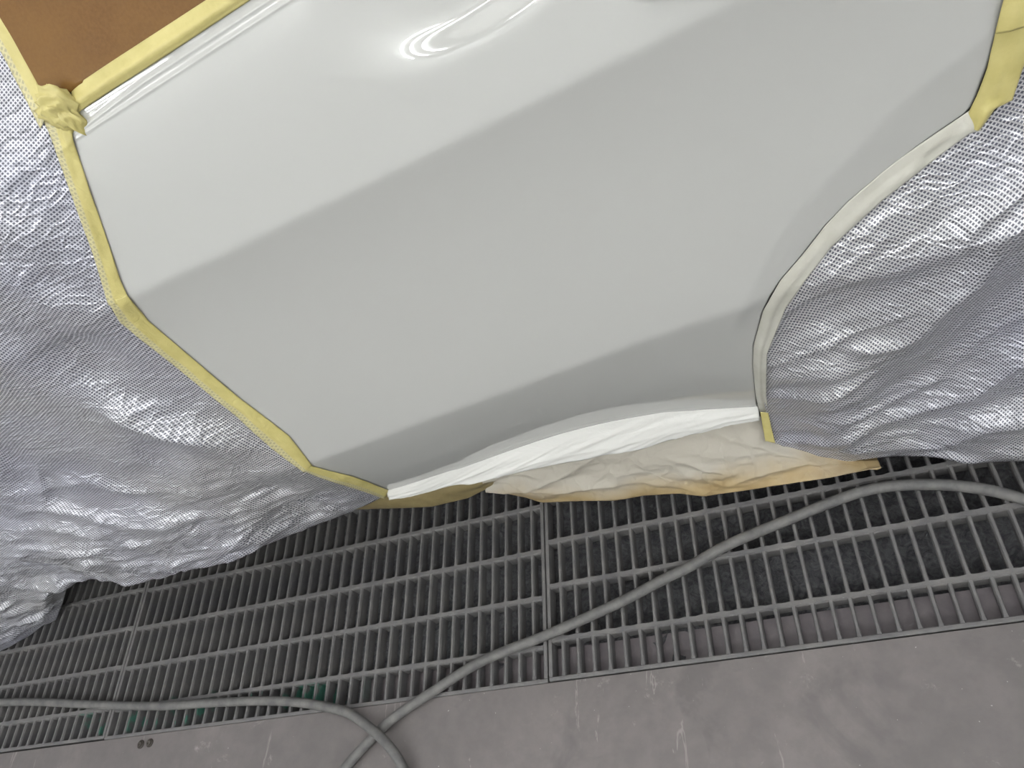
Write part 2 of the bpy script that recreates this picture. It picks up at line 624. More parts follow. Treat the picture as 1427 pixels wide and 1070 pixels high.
PL, PR = PU, PU * 1.0188
YEND = 1.30
railsL = [v * PU for v in (2.252, 5.50, 8.80, 12.21, 15.6, 18.9, 22.2, 25.5, 28.8, 32.1, 35.4, 38.7)]
railsR = [v * PU for v in (2.65, 6.20, 9.36, 12.7, 16.0, 19.3, 22.6, 25.9, 29.2, 32.5, 35.8, 39.1)]
grate(-38 * PL, PL, 38, railsL, 0.0, YEND, 'grey steel grate between the two joints, under most of the white door')
grate(0, PR, 38, railsR, 0.0016, YEND, 'grey steel grate right of the joint, under the hose arc and right drape')
grate(-76 * PL, PL, 38, [r + 0.006 for r in railsL], 0.003, YEND, 'dark steel grate at far left, under the torn corner of the left drape')
grate(38 * PR, PR, 38, railsR, 0.0016, YEND, 'grey steel grate beyond the right edge of the photo')

# filter mat below
nx, ny = 260, 70
X, Y = np.meshgrid(np.linspace(-2.4, 2.4, nx), np.linspace(0.0, 1.3, ny))
Z = -0.040 + 0.005 * vnoise(X * 9, Y * 9, 1) + 0.004 * vnoise(X * 31, Y * 31, 2)
fm = mesh_obj('filter_mat', np.stack([X, Y, Z], 2).reshape(-1, 3), grid_faces(nx, ny), M['mat'])
solidify(fm, 0.03, -1)
tag(fm, 'dark dirty fibre filter mat lying in the pit below the grates', 'filter mat')
# curly strands on the mat
vs, fs = [], []
for s in range(5200):
    px_, py_ = random.uniform(-1.3, 1.2), random.uniform(0.02, 0.50)
    if px_ < -0.05 and random.random() < 0.45: continue
    a = random.uniform(0, 2 * math.pi); cv = random.uniform(-190, 190); r = 0.00022
    z = -0.0375 + 0.005 * float(vnoise(px_ * 9, py_ * 9, 1)) + random.uniform(0, 0.007)
    L_ = random.uniform(0.008, 0.024); n_ = 7; st = len(vs)
    x_, y_ = px_, py_
    if py_ < 0.08 and px_ > -0.42: continue
    for k in range(n_):
        nxv, nyv = -math.sin(a), math.cos(a)
        vs.append((x_ + nxv * r, y_ + nyv * r, z)); vs.append((x_ - nxv * r, y_ - nyv * r, z)); vs.append((x_, y_, z + r * 1.4))
        x_ += math.cos(a) * L_ / n_; y_ += math.sin(a) * L_ / n_; a += cv * L_ / n_ / 1.0; z += random.uniform(-0.0004, 0.0004)
    for k in range(n_ - 1):
        b = st + k * 3
        fs += [(b, b + 3, b + 5, b + 2), (b + 2, b + 5, b + 4, b + 1), (b + 1, b + 4, b + 3, b)]
st_o = mesh_obj('loose_fibres', vs, fs, M['fibre'])
tag(st_o, 'curly grey fibre strands on the filter mat under the grates', 'fibres', kind='stuff')

# ------------------------------------------------------------------ car side surface
Y0, Y1, YC, YB = 0.358, 0.300, 0.338, 0.412


def zline(pts, y, deg=1):
    q = np.array([at_y(a, b, y) for a, b in pts])
    c = np.polyfit(q[:, 0], q[:, 2], deg)
    lo, hi = q[:, 0].min(), q[:, 0].max()

    def f(x):
        x = np.asarray(x, float)
        xc = np.clip(x, lo, hi)
        d = np.polyval(np.polyder(c), xc)
        return np.polyval(c, xc) + d * (x - xc) * 0.6
    return f


zb0 = zline([(540, 683), (640, 655), (700, 632), (784, 604), (868, 585), (924, 575), (980, 572), (1055, 567)], Y0, 4)
zb1 = zline([(440, 643), (560, 600), (700, 545), (800, 510), (900, 475)], Y1, 1)
zbc = zline([(190, 410), (340, 342), (480, 275), (700, 160), (960, 35), (1060, -15)], YC, 2)
zbb = zline([(105, 158), (220, 84), (345, 0)], YB, 1)
ZC_LINE = zline([(100, 190), (240, 98), (392, 0)], 0.417, 1)

TK = np.array([0.0, 0.25, 0.75, 1.0, 2.0])      # t knots: bottom, roll, crease, belt, above the glass


def z_of(x, t):
    x = np.asarray(x, float); t = np.asarray(t, float)
    k = [zb0(x), zb1(x), zbc(x), zbb(x), zbb(x) + 0.6]
    z = np.where(t < TK[1], k[0] + (k[1] - k[0]) * t / TK[1], 0)
    z = np.where((t >= TK[1]) & (t < TK[2]), k[1] + (k[2] - k[1]) * (t - TK[1]) / (TK[2] - TK[1]), z)
    z = np.where((t >= TK[2]) & (t < 1), k[2] + (k[3] - k[2]) * (t - TK[2]) / 0.25, z)
    z = np.where(t >= 1, k[3] + (t - 1) * 0.6, z)
    return z


def t_of(x, z):
    x = np.asarray(x, float); z = np.asarray(z, float)
    k = [zb0(x), zb1(x), zbc(x), zbb(x)]
    t = np.where(z < k[1], (z - k[0]) / (k[1] - k[0]) * 0.25, 0)
    t = np.where((z >= k[1]) & (z < k[2]), 0.25 + 0.5 * (z - k[1]) / (k[2] - k[1]), t)
    t = np.where((z >= k[2]) & (z < k[3]), 0.75 + 0.25 * (z - k[2]) / (k[3] - k[2]), t)
    return np.where(z >= k[3], 1 + (z - k[3]) / 0.6, t)


def herm(z, za, zb, ya, yb, ma, mb):
    h = zb - za
    s = np.clip((z - za) / h, 0, 1)
    return (2 * s ** 3 - 3 * s ** 2 + 1) * ya + (s ** 3 - 2 * s ** 2 + s) * h * ma + (-2 * s ** 3 + 3 * s ** 2) * yb + (s ** 3 - s ** 2) * h * mb


def y_base(x, z):
    k0, k1, k2, k3 = zb0(x), zb1(x), zbc(x), zbb(x)
    y = np.where(z < k0, Y0 + 0.28 * (k0 - z), 0.0)
    y = np.where((z >= k0) & (z < k1), herm(z, k0, k1, Y0, Y1, -0.34, -0.15), y)
    y = np.where((z >= k1) & (z < k2), herm(z, k1, k2, Y1, YC, 0.15, -0.10), y)
    y = np.where((z >= k2) & (z < k3), herm(z, k2, k3, YC, YB, 0.33, 0.50), y)
    return np.where(z >= k3, YB + (z - k3) * 0.58, y)


ARC = np.array([at_y(a, b, 0.33)[[0, 2]] for a, b in ((985, 500), (1008, 445), (1030, 400), (1060, 340), (1100, 290), (1180, 210), (1280, 120), (1365, 60), (1420, 20))])
HC = at_y(641, -60, 0.375)[[0, 2]]
HD = at_y(441, 78, 0.375)[[0, 2]] - HC
HL = np.linalg.norm(HD); HD = HD / HL
HN = np.array([-HD[1], HD[0]])


def poly_dist(x, z, P):
    d = np.full(np.shape(x), 1e9); sgn = np.zeros(np.shape(x))
    for a, b in zip(P[:-1], P[1:]):
        e = b - a; L2 = e @ e
        s = np.clip(((x - a[0]) * e[0] + (z - a[1]) * e[1]) / L2, 0, 1)
        dx, dz = x - (a[0] + s * e[0]), z - (a[1] + s * e[1])
        dd = np.hypot(dx, dz); cr = e[0] * dz - e[1] * dx
        m_ = dd < d
        d = np.where(m_, dd, d); sgn = np.where(m_, np.sign(-cr), sgn)
    return d * sgn                              # positive on the arch side


def y_side(x, z):
    """outer skin of the car side"""
    x = np.asarray(x, float); z = np.asarray(z, float)
    y = 0
    for k, w_ in ((-2, .12), (-1, .22), (0, .32), (1, .22), (2, .12)):
        y = y + w_ * y_base(x, z + k * 0.0042)
    d = poly_dist(x, z, ARC)
    dd = np.clip(d, 0, 0.10) * sstep(0.36, 0.56, z)
    y = y + 0.19 * np.where(dd < 0.012, dd * dd / 0.024, dd - 0.006)
    # door handle cup
    a = ((x - HC[0]) * HD[0] + (z - HC[1]) * HD[1]) / HL
    b = ((x - HC[0]) * HN[0] + (z - HC[1]) * HN[1]) / 0.088
    r = np.sqrt(np.abs(a) ** 2.2 + np.abs(b) ** 2.2)
    y = y + 0.0115 * (1 - sstep(0.42, 1.0, r))
    # faint pressed line above the bottom hem
    k0 = zb0(x)
    y = y + 0.0016 * np.exp(-((z - k0 - 0.014) / 0.0035) ** 2) * sstep(-0.30, -0.1, x) * (1 - sstep(0.30, 0.42, x))
    # two beads just below the window line
    c = z - ZC_LINE(x)
    bw = np.clip((x + 0.17) / 0.14, 0, 1)
    y = y - 0.0011 * np.exp(-(c / 0.0022) ** 2) - 0.0011 * np.exp(-((c - 0.0035 - 0.006 * bw) / 0.0022) ** 2)
    return y


def hit_many(px, py, off=0.0, f=y_side):
    """where the view rays of many points meet the car side, moved outward by off"""
    px, py = np.asarray(px, float).ravel(), np.asarray(py, float).ravel()
    off = np.broadcast_to(np.asarray(off, float), px.shape) if np.ndim(off) == 0 else np.asarray(off, float).ravel()
    d = np.stack([(px - IMG_W / 2) / F_PX, -(py - IMG_H / 2) / F_PX, -np.ones_like(px)], 1) @ RM.T
    d = d / d[:, 1:2]
    pos = lambda yy: CAM + d * (yy - CAM[1])[:, None]

    def g(yy):
        P = pos(yy)
        return P[:, 1] + off - f(P[:, 0], P[:, 2])
    lo = np.full(px.shape, 0.35); hi = lo.copy(); done = np.zeros(px.shape, bool)
    prev_y = np.full(px.shape, 0.15); prev = g(prev_y)
    for v in np.linspace(0.15, 0.95, 50)[1:]:
        cur_y = np.full(px.shape, v); cur = g(cur_y)
        m_ = (~done) & (prev < 0) & (cur >= 0)
        lo[m_], hi[m_] = prev_y[m_], v
        done |= m_
        prev_y, prev = cur_y, cur
    for _ in range(18):
        mm = 0.5 * (lo + hi); neg = g(mm) < 0
        lo, hi = np.where(neg, mm, lo), np.where(neg, hi, mm)
    return pos(0.5 * (lo + hi))


def hit(px, py, off=0.0):
    return hit_many([px], [py], off)[0]


car = empty('car', (0.3, 1.2, 0.0), 'white car on the booth floor, its glossy rear door bare between masked panels', 'car')
car.location = (0, 0, 0)

# door edges in (x, t)
left_px = [(96, 160), (93, 185), (103, 222), (124, 289), (146, 352), (166, 410), (196, 455), (245, 495), (328, 562), (395, 615), (430, 656), (480, 670), (536, 688)]
right_px = [(1424, -70), (1404, -20), (1395.5, 15), (1385.5, 55), (1375.5, 92), (1360.5, 132), (1350, 154), (1284, 199), (1230, 240), (1183, 280), (1150, 314), (1116, 357), (1086.5, 391), (1063, 433), (1049.5, 481), (1049, 509), (1053, 550), (1055.5, 568)]


def edge_xt(px, top_x):
    q = np.array([hit(a, b) for a, b in px])
    t = np.clip(t_of(q[:, 0], q[:, 2]), 0, 1.0)
    o = np.argsort(t)
    t, x = t[o], q[o, 0]
    if t[-1] < 0.999:
        t = np.r_[t, 1.0]; x = np.r_[x, top_x]
    if t[0] > 0: t = np.r_[0, t]; x = np.r_[x[0], x]
    return t, x


LT, LX = edge_xt(left_px, None) if False else edge_xt(left_px, -0.17)
RT, RX = edge_xt(right_px, 1.02)
tv = np.unique(np.concatenate([np.linspace(0, 0.25, 40), np.linspace(0.25, 0.72, 60), np.linspace(0.72, 0.78, 30), np.linspace(0.78, 0.9, 40), np.linspace(0.9, 1.0, 90)]))
nu = 320
us = np.linspace(0, 1, nu)
rows = []
for t in tv:
    xl, xr = np.interp(t, LT, LX), np.interp(t, RT, RX)
    xs = xl + (xr - xl) * us
    zs = z_of(xs, np.full(nu, t))
    ys = y_side(xs, zs)
    rows.append(np.stack([xs, ys, zs], 1))
# folded hems: bottom, top
bot = rows[0] + np.array([0, 0.012, -0.001]); top = rows[-1] + np.array([0, 0.012, 0.0015])
rows = [bot + np.array([0, 0.01, 0.004])] + [bot] + rows + [top]
V = np.array(rows)
# roll the side edges inward like a pressed panel edge
sideL, sideR = V[:, :1].copy(), V[:, -1:].copy()
sideL[..., 1] += 0.012; sideR[..., 1] += 0.012
sideR[..., 0] += 0.001; sideL[..., 0] -= 0.001
V = np.concatenate([sideL, V, sideR], 1)
door = mesh_obj('rear_door', V.reshape(-1, 3), grid_faces(V.shape[1], V.shape[0]), M['paint'], car)
door['label'] = 'freshly painted glossy white rear door'

# body shell behind the door and drapes
prof_t = np.r_[np.linspace(0, 1, 40)]
xsB = np.linspace(-2.3, 1.9, 90)
ring = []
for x in xsB:
    zz = z_of(np.full(40, x), prof_t)
    yy = y_side(np.full(40, x), zz) + 0.016
    pts = [(x, yy[0] + 0.02, zz[0] + 0.01)] + [(x, a, b) for a, b in zip(yy, zz)]
    pts += [(x, 0.60, 1.36), (x, 0.72, 1.44), (x, 1.2, 1.50), (x, 1.7, 1.44), (x, 1.95, 1.1), (x, 2.08, 0.8), (x, 2.05, 0.10), (x, 1.2, 0.12), (x, 0.47, 0.13)]  # unseen underside and far sill set low to block light and darken the grate beneath
    ring.append(pts)
n_ = len(ring[0])
vs = [p for r in ring for p in r]
fs = []
for i in range(len(xsB) - 1):
    for k in range(n_):
        k2 = (k + 1) % n_
        fs.append((i * n_ + k2, i * n_ + k, (i + 1) * n_ + k, (i + 1) * n_ + k2))
fs.append(tuple(range(n_))); fs.append(tuple((len(xsB) - 1) * n_ + k for k in reversed(range(n_))))
mesh_obj('body_shell', vs, fs, M['gap'], car)

# door handle: grip over the cup, its lower end just inside the frame
hp = hit(895, -19)
hv = []
gN, gM = 28, 16
dirv = np.array([-HD[0], 0, -HD[1]])
centre = np.array([hp[0], hp[1] - 0.010, hp[2]]) + dirv * 0.075
fs = []
for i in range(gN + 1):
    s = -1 + 2 * i / gN
    rr = max(0.0, 1 - abs(s) ** 6) ** 0.5
    for k in range(gM):
        w_ = 2 * math.pi * k / gM
        c_ = centre + dirv * 0.08 * s
        hv.append(c_ + np.array([HN[0], 0, HN[1]]) * 0.012 * rr * math.cos(w_) + np.array([0, 1, 0]) * (0.008 * rr * math.sin(w_) - 0.012 * (1 - s * s)))
for i in range(gN):
    for k in range(gM):
        k2 = (k + 1) % gM
        fs.append((i * gM + k, i * gM + k2, (i + 1) * gM + k2, (i + 1) * gM + k))
mesh_obj('door_handle', hv, fs, M['paint'], door)
sg = []
for i in range(9):
    for k in range(16):
        ph, w_ = math.pi * i / 8, 2 * math.pi * k / 16
        sg.append(hp + dirv * 0.011 * math.sin(ph) * math.cos(w_) + np.array([HN[0], 0, HN[1]]) * 0.006 * math.sin(ph) * math.sin(w_) + np.array([0, -0.003, 0]) * math.cos(ph))
fs = [(i * 16 + k, i * 16 + (k + 1) % 16, (i + 1) * 16 + (k + 1) % 16, (i + 1) * 16 + k) for i in range(8) for k in range(16)]
mesh_obj('lock_cap', sg, fs, M['gap'], door)


# ------------------------------------------------------------------ masking drapes
def drape(name, P2, G, label, cat, mat, uvrot=0.0):
    nv_, nu_ = P2.shape[:2]
    Y_ = G(P2[..., 0], P2[..., 1])
    V_ = np.stack([P2[..., 0], Y_, P2[..., 1]], 2)
    uv = P2.copy()
    c, s = math.cos(uvrot), math.sin(uvrot)
    uw = 0.010 * vnoise(P2[..., 0] * 5, P2[..., 1] * 5, 5) - Y_ * 0.6
    vw = 0.010 * vnoise(P2[..., 0] * 5, P2[..., 1] * 5, 6) + Y_ * 0.6
    uv = np.stack([P2[..., 0] * c - P2[..., 1] * s + uw, P2[..., 0] * s + P2[..., 1] * c + vw], 2)
    o = mesh_obj(name, V_.reshape(-1, 3), grid_faces(nu_, nv_), mat, uvs=uv.reshape(-1, 2))
    solidify(o, 0.0006, 1)
    return tag(o, label, cat)


def xz(P):
    return np.asarray(P)[..., [0, 2]]


# left drape: tape line from the window corner down to the sill, bottom edge out to the left
lt_px = [(-30, 0), (0, 52), (30, 108), (62, 166), (80, 215), (100, 269), (117, 310), (132, 356), (152, 419), (168, 446), (232, 495), (286, 538), (333, 577), (380, 621), (424, 656), (480, 676), (537, 690)]
rightc = [xz(hit(a, b, 0.006)) for a, b in lt_px][::-1]
rightc = rightc + [rightc[-1] + np.array([0.06, 0.10]), rightc[-1] + np.array([0.16, 0.24])]
bpts = [hit(537, 690, 0.006)] + [at_z(a, b, z) for a, b, z in ((515, 701, .195), (490, 711, .18), (440, 730, .19), (400, 746, .20), (345, 768, .205), (290, 781, .205), (250, 790, .205), (210, 800, .20), (170, 803, .195), (145, 797, .19), (120, 799, .175), (97, 806, .14), (88, 838, .05), (78, 864, .006), (60, 871, .004), (40, 886, .004), (0, 906, .004))]
b3 = np.array(bpts)
bfx, bfy = b3[::-1, 0], b3[::-1, 1]
bottomc = [(-2.35, 0.004), (-2.0, 0.004)] + [tuple(q) for q in xz(b3)[::-1]]
ZT = rightc[-1][1]
leftc = [(-2.35, 0.004), (-2.30, 0.7), (-2.2, ZT)]
topc = [(-2.2, ZT), tuple(rightc[-1])]
P2 = coons(bottomc, topc, leftc, rightc, 520, 360, 1)


def G_left(x, z):
    yb = np.interp(x, bfx, bfy)
    zb = np.interp(x, [q[0] for q in bottomc], [q[1] for q in bottomc])
    zz = np.maximum(z, 0.45)
    base = y_side(np.minimum(x, 0.2), zz) - 0.006
    s = sstep(0, 1, (z - zb) / np.maximum(0.46 - zb, 0.05))
    low = np.where(z < 0.46, yb + (base - yb) * (0.35 * s + 0.65 * np.clip((z - zb) / (0.46 - zb), 0, 1)), base)
    # distance to the taped edge calms the folds
    de = np.abs(poly_dist(x, z, np.array(rightc)))
    calm = sstep(0.0, 0.12, de)
    xw = x + 0.10 * vnoise(x * 3.1, z * 3.1, 71) + 0.03 * vnoise(x * 9, z * 9, 72)
    zw = z + 0.10 * vnoise(x * 3.1, z * 3.1, 73) + 0.03 * vnoise(x * 9, z * 9, 74)
    a, b = xw * 0.85 + zw * 0.52, -xw * 0.52 + zw * 0.85      # along / across the main folds
    a2, b2 = xw * 0.62 - zw * 0.78, xw * 0.78 + zw * 0.62
    big = 0.022 * ridged(a2 * 1.5 + 0.3, b2 * 4.2, 1) * sstep(-0.3, 0.7, vnoise(x * 2, z * 2, 75) + 0.2) + 0.012 * vnoise(a * 2.5, b * 6.0, 2)
    med = 0.0080 * ridged(a2 * 3.4, b2 * 12, 3) * sstep(-0.2, 0.6, vnoise(x * 4, z * 4, 76)) + 0.0050 * ridged(xw * 7, zw * 11, 4) * sstep(-0.1, 0.5, vnoise(x * 5, z * 5, 77))
    lowz = 1 - sstep(0.25, 0.62, z)
    crump = lowz * (0.011 * ridged(x * 5, z * 17 + x * 4, 7) + 0.006 * ridged(x * 13, z * 36 + x * 9, 8) + 0.003 * ridged(x * 30, z * 70, 9))
    edge_b = sstep(0, 0.05, z - zb)
    y = low - calm * (big + 0.016 + med) * (0.08 + 0.92 * edge_b) - calm * crump * (0.1 + 0.9 * edge_b)
    y = y - 0.0018 * ridged(x * 18, z * 18, 10) * sstep(0, 0.03, de)
    return np.where(de < 0.004, np.minimum(y, low), y)


drape('masking_drape', P2, G_left, 'blue-dotted silvery masking sheet hanging over the front door, left of the white door', 'masking sheet', M['drape'], 0.45)

# right drape over the rear wheel
ra_px = [(1432, 60), (1418, 98), (1402, 138), (1366, 176), (1350, 180), (1283, 229), (1226, 274), (1189, 307), (1155, 340), (1135, 358), (1118, 386), (1088, 428), (1073, 466), (1063, 492), (1063, 518), (1063, 550), (1068, 578), (1072, 600), (1078, 617)]
q3 = [hit(a, b, 0.005) for a, b in ra_px[:-3]] + [at_z(1068, 578, 0.185), at_z(1072, 600, 0.135), at_z(1078, 617, 0.10)]
leftR = [xz(q) for q in q3][::-1]
leftR = leftR + [leftR[-1] + np.array([0.05, 0.14]), leftR[-1] + np.array([0.12, 0.36])]
bR = [q3[-1]] + [at_z(a, b, z) for a, b, z in ((1100, 625, .08), (1140, 633, .05), (1180, 637, .035), (1250, 634, .03), (1340, 634, .03), (1427, 637, .03))]
b3r = np.array(bR)
botR = [tuple(q) for q in xz(b3r)] + [(1.3, 0.02), (2.0, 0.01)]
zt2 = leftR[-1][1]
P2r = coons(botR, [tuple(leftR[-1]), (2.0, zt2)], leftR, [(2.0, 0.01), (2.0, zt2)], 340, 340, 1)
arch2 = np.array(leftR)


def G_right(x, z):
    yb = np.interp(x, b3r[:, 0], b3r[:, 1])
    zb = np.interp(x, [q[0] for q in botR], [q[1] for q in botR])
    k = np.clip((z - zb) / np.maximum(0.62 - zb, 0.05), 0, 1)
    ref = y_side(np.clip(x, 0.3, 1.1), np.maximum(z, 0.46)) - 0.005
    base = yb + (ref - yb) * sstep(0, 1, k)
    de = np.abs(poly_dist(x, z, arch2))
    edge3 = np.interp(z, [q[2] for q in q3[::-1]], [q[1] for q in q3[::-1]])
    near = 1 - sstep(0.0, 0.10, de)
    base = base * (1 - near) + edge3 * near
    calm = sstep(0.0, 0.13, de)
    xw = x + 0.05 * vnoise(x * 4, z * 4, 81) + 0.015 * vnoise(x * 13, z * 13, 82)
    zw = z + 0.05 * vnoise(x * 4, z * 4, 83) + 0.015 * vnoise(x * 13, z * 13, 84)
    a, b = xw * 0.84 + zw * 0.54, -xw * 0.54 + zw * 0.84
    big = 0.026 * ridged(a * 1.7 + 3, b * 5.2, 11) + 0.012 * ridged(a * 3, b * 10, 12)
    med = 0.004 * ridged(a * 6, b * 20, 13)
    gather = 0.009 * ridged(x * 3.0, z * 30 - x * 14, 14) * (1 - sstep(0.05, 0.22, de)) * sstep(0, 0.025, de) * sstep(0.72, 0.58, z) * sstep(0.0, 0.2, z)
    lowz = 1 - sstep(0.1, 0.42, z)
    crump = lowz * (0.006 * ridged(x * 5, z * 26 - x * 5, 15) + 0.0025 * ridged(x * 16, z * 60, 16)) * calm
    return base - calm * (big + 0.012 + med) * (0.45 + 0.55 * sstep(0, 0.08, z - zb)) - gather - crump


drape('masking_drape', P2r, G_right, 'dotted silvery masking sheet over the rear wheel, right of the white door', 'masking sheet', M['drape'], -0.2)


# ------------------------------------------------------------------ ribbons: tapes and paper strips
def ribbon(name, a_px, b_px, label, cat, mat, na=120, nb=14, offa=0.001, offb=0.004, wr=0.0012, wf=60, th=0.0004, parent=None, seed=1, group=None, lap=0.0):
    A, B = smooth_curve(a_px, na, 1), smooth_curve(b_px, na, 1)
    B = B + (B - A) * lap
    vv = np.linspace(0, 1, nb)[:, None]
    P_ = A[None] * (1 - vv[..., None]) + B[None] * vv[..., None]
    V_ = hit_many(P_[..., 0], P_[..., 1], (offa * (1 - vv) + offb * vv + 0 * P_[..., 0])).reshape(nb, na, 3)
    s = np.linspace(0, 1, na)[None, :] * np.linalg.norm(V_[0, -1] - V_[0, 0])
    v = np.linspace(0, 1, nb)[:, None]
    V_[..., 1] -= wr * (1 + vnoise(s * wf + 0 * v, v * 2.2 + 0 * s, seed)) * (0.15 + 0.85 * np.sin(v * math.pi * 0.8 + 0.2))
    uv = np.stack([s + 0 * v, v * 0.02 + 0 * s], 2)
    fl_ = np.array(a_px[0])[0] * 0 == 1
    o = mesh_obj(name, V_.reshape(-1, 3), grid_faces(na, nb, fl_), mat, uvs=uv.reshape(-1, 2))
    solidify(o, th, 0)
    return tag(o, label, cat, group) if label else o


# brown paper over the window, pinned under the tapes
def to_px(P):
    q = RM.T @ (np.array(P, float) - CAM)
    return (IMG_W / 2 + F_PX * q[0] / -q[2], IMG_H / 2 - F_PX * q[1] / -q[2])


def belt_px(x, up):
    z = float(zbb(x)) + up
    return to_px((x, float(y_side(x, z)), z))


belt_far = [belt_px(x, 0.002) for x in (0.30, 0.5, 0.7, 0.9)]
tape_far = [belt_px(x, 0.030) for x in (0.30, 0.5, 0.7, 0.9)]
pl = [xz(hit(a_, b_, 0.003)) for a_, b_ in ((72, 152), (35, 92), (0, 30), (-40, -45))]
pl = pl + [pl[-1] + (pl[-1] - pl[0]) * 0.9]
pb_ = [pl[0], xz(hit(80, 144, 0.003)), xz(hit(110, 116, 0.003))] + [np.array([x, float(zbb(x)) + 0.016]) for x in (0.0, 0.2, 0.4, 0.6, 0.9)]
ptr = np.array([0.9, pl[-1][1]])
BW = coons(pb_, [pl[-1], ptr], pl, [pb_[-1], ptr], 150, 70, 1)
Yw = y_side(BW[..., 0], BW[..., 1]) - 0.004 - 0.0022 * (1 + vnoise(BW[..., 0] * 9, BW[..., 1] * 7, 21))
Vw = np.stack([BW[..., 0], Yw, BW[..., 1]], 2)
wp = mesh_obj('window_masking_paper', Vw.reshape(-1, 3), grid_faces(150, 70), M['brown'])
solidify(wp, 0.0004, 0)
tag(wp, 'brown masking paper covering the rear door window in the upper left corner', 'masking paper')

TP = 'masking tape strips around the door'
ribbon('masking_tape', [(104, 159), (160, 122), (220, 84), (290, 38), (345, 2)] + belt_far, [(100, 122), (160, 82), (200, 56), (240, 30), (292, -4)] + tape_far,
       'yellow masking tape along the window sill, edging the brown window paper', 'masking tape', M['tape'], 260, 12, 0.0015, 0.006, 0.0035, 4.0, group=TP, seed=3)
ribbon('masking_tape', [(-28, -36), (0, 14), (20, 52), (45, 98), (72, 148)], [(-50, -30), (-14, 36), (12, 84), (36, 132), (58, 176)],
       'yellow masking tape between the brown window paper and the left dotted sheet', 'masking tape', M['margin'], 90, 10, 0.006, 0.012, 0.003, 22, lap=0.10, group=TP, seed=4)
ribbon('masking_tape', [(100, 172), (102, 192), (111, 222), (134, 289), (155, 350), (169, 392), (181, 418)], [(64, 168), (74, 192), (85, 222), (107, 283), (133, 356), (144, 393), (154, 424)],
       'upright yellow masking tape down the front edge of the white door, below the tape knot', 'masking tape', M['margin'], 140, 12, 0.0015, 0.009, 0.0022, 26, lap=0.10, group=TP, seed=5)
ribbon('masking_tape', [(177, 410), (208, 448), (256, 489), (336, 556), (403, 607), (436, 650)], [(152, 417), (170, 448), (232, 497), (286, 541), (333, 580), (382, 624), (425, 657)],
       'slanting yellow masking tape along the lower front edge of the white door', 'masking tape', M['margin'], 170, 12, 0.0015, 0.009, 0.0022, 24, lap=0.10, group=TP, seed=6)
ribbon('masking_tape', [(432, 648), (455, 655), (490, 663), (515, 672), (541, 683)], [(422, 654), (440, 662), (480, 674), (515, 686), (536, 694)],
       'short yellow masking tape at the lower front corner, beside the white sill paper', 'masking tape', M['margin'], 70, 8, 0.0015, 0.010, 0.002, 30, lap=0.10, group=TP, seed=7)
ribbon('masking_tape', [(1388, 36), (1384, 55), (1375, 92), (1360, 132), (1348, 158), (1344, 172)], [(1440, 34), (1436, 60), (1424, 95), (1410, 138), (1385, 150), (1366, 178)],
       'wide wrinkled yellow masking tape down the rear door edge, ending at the arch tape', 'masking tape', M['tape'], 130, 16, 0.001, 0.008, 0.005, 26, group=TP, seed=8)
ribbon('masking_tape', [(1478, -260), (1445, -150), (1418, -60), (1400, -10), (1392, 20), (1386, 46)], [(1534, -250), (1500, -150), (1470, -60), (1450, -10), (1442, 18), (1440, 34)],
       'upper piece of yellow masking tape in the top right corner, lapped over the wrinkled one', 'masking tape', M['tape'], 90, 16, 0.004, 0.012, 0.004, 18, group=TP, seed=12)
ribbon('masking_tape', [(1352, 152), (1283, 199), (1229, 240), (1182, 280), (1149, 314), (1117, 355), (1087, 390), (1063, 432), (1050, 481), (1049, 509), (1053, 550), (1058, 572)],
       [(1366, 178), (1350, 182), (1284, 232), (1228, 276), (1190, 310), (1156, 342), (1122, 386), (1092, 428), (1077, 466), (1067, 492), (1066, 518), (1066, 550), (1070, 576)],
       'pale paint-misted masking tape curving around the wheel arch', 'masking tape', M['pale_tape'], 260, 14, 0.0005, 0.009, 0.003, 16, lap=0.10, group=TP, seed=9)


def strip3(name, A3, B3, label, cat, mat, na, nb, prof, noise, group=None, th=0.0004):
    """sheet between two 3-D edges; prof(v) bows it outwards, noise(x, v) wrinkles it"""
    A, B = smooth_curve(A3, na, 2), smooth_curve(B3, na, 2)
    v = np.linspace(0, 1, nb)[:, None, None]
    V_ = A[None] * (1 - v) + B[None] * v
    V_[..., 1] -= prof(v[..., 0]) + noise(V_[..., 0], v[..., 0])
    o = mesh_obj(name, V_.reshape(-1, 3), grid_faces(na, nb, True), mat)
    solidify(o, th, 0)
    return tag(o, label, cat, group)


# loose end of the arch tape hanging below the sill corner
strip3('masking_tape', [at_z(1059, 572, .20), at_z(1062, 590, .16), at_z(1066, 612, .12)], [at_z(1070, 572, .195), at_z(1074, 592, .155), at_z(1080, 615, .11)],
       'loose tail of tape hanging below the rear end of the sill', 'masking tape', M['tape'], 30, 6, lambda v: 0.004 + 0 * v, lambda x, v: 0.001 * vnoise(x * 90, v * 3, 2), TP)

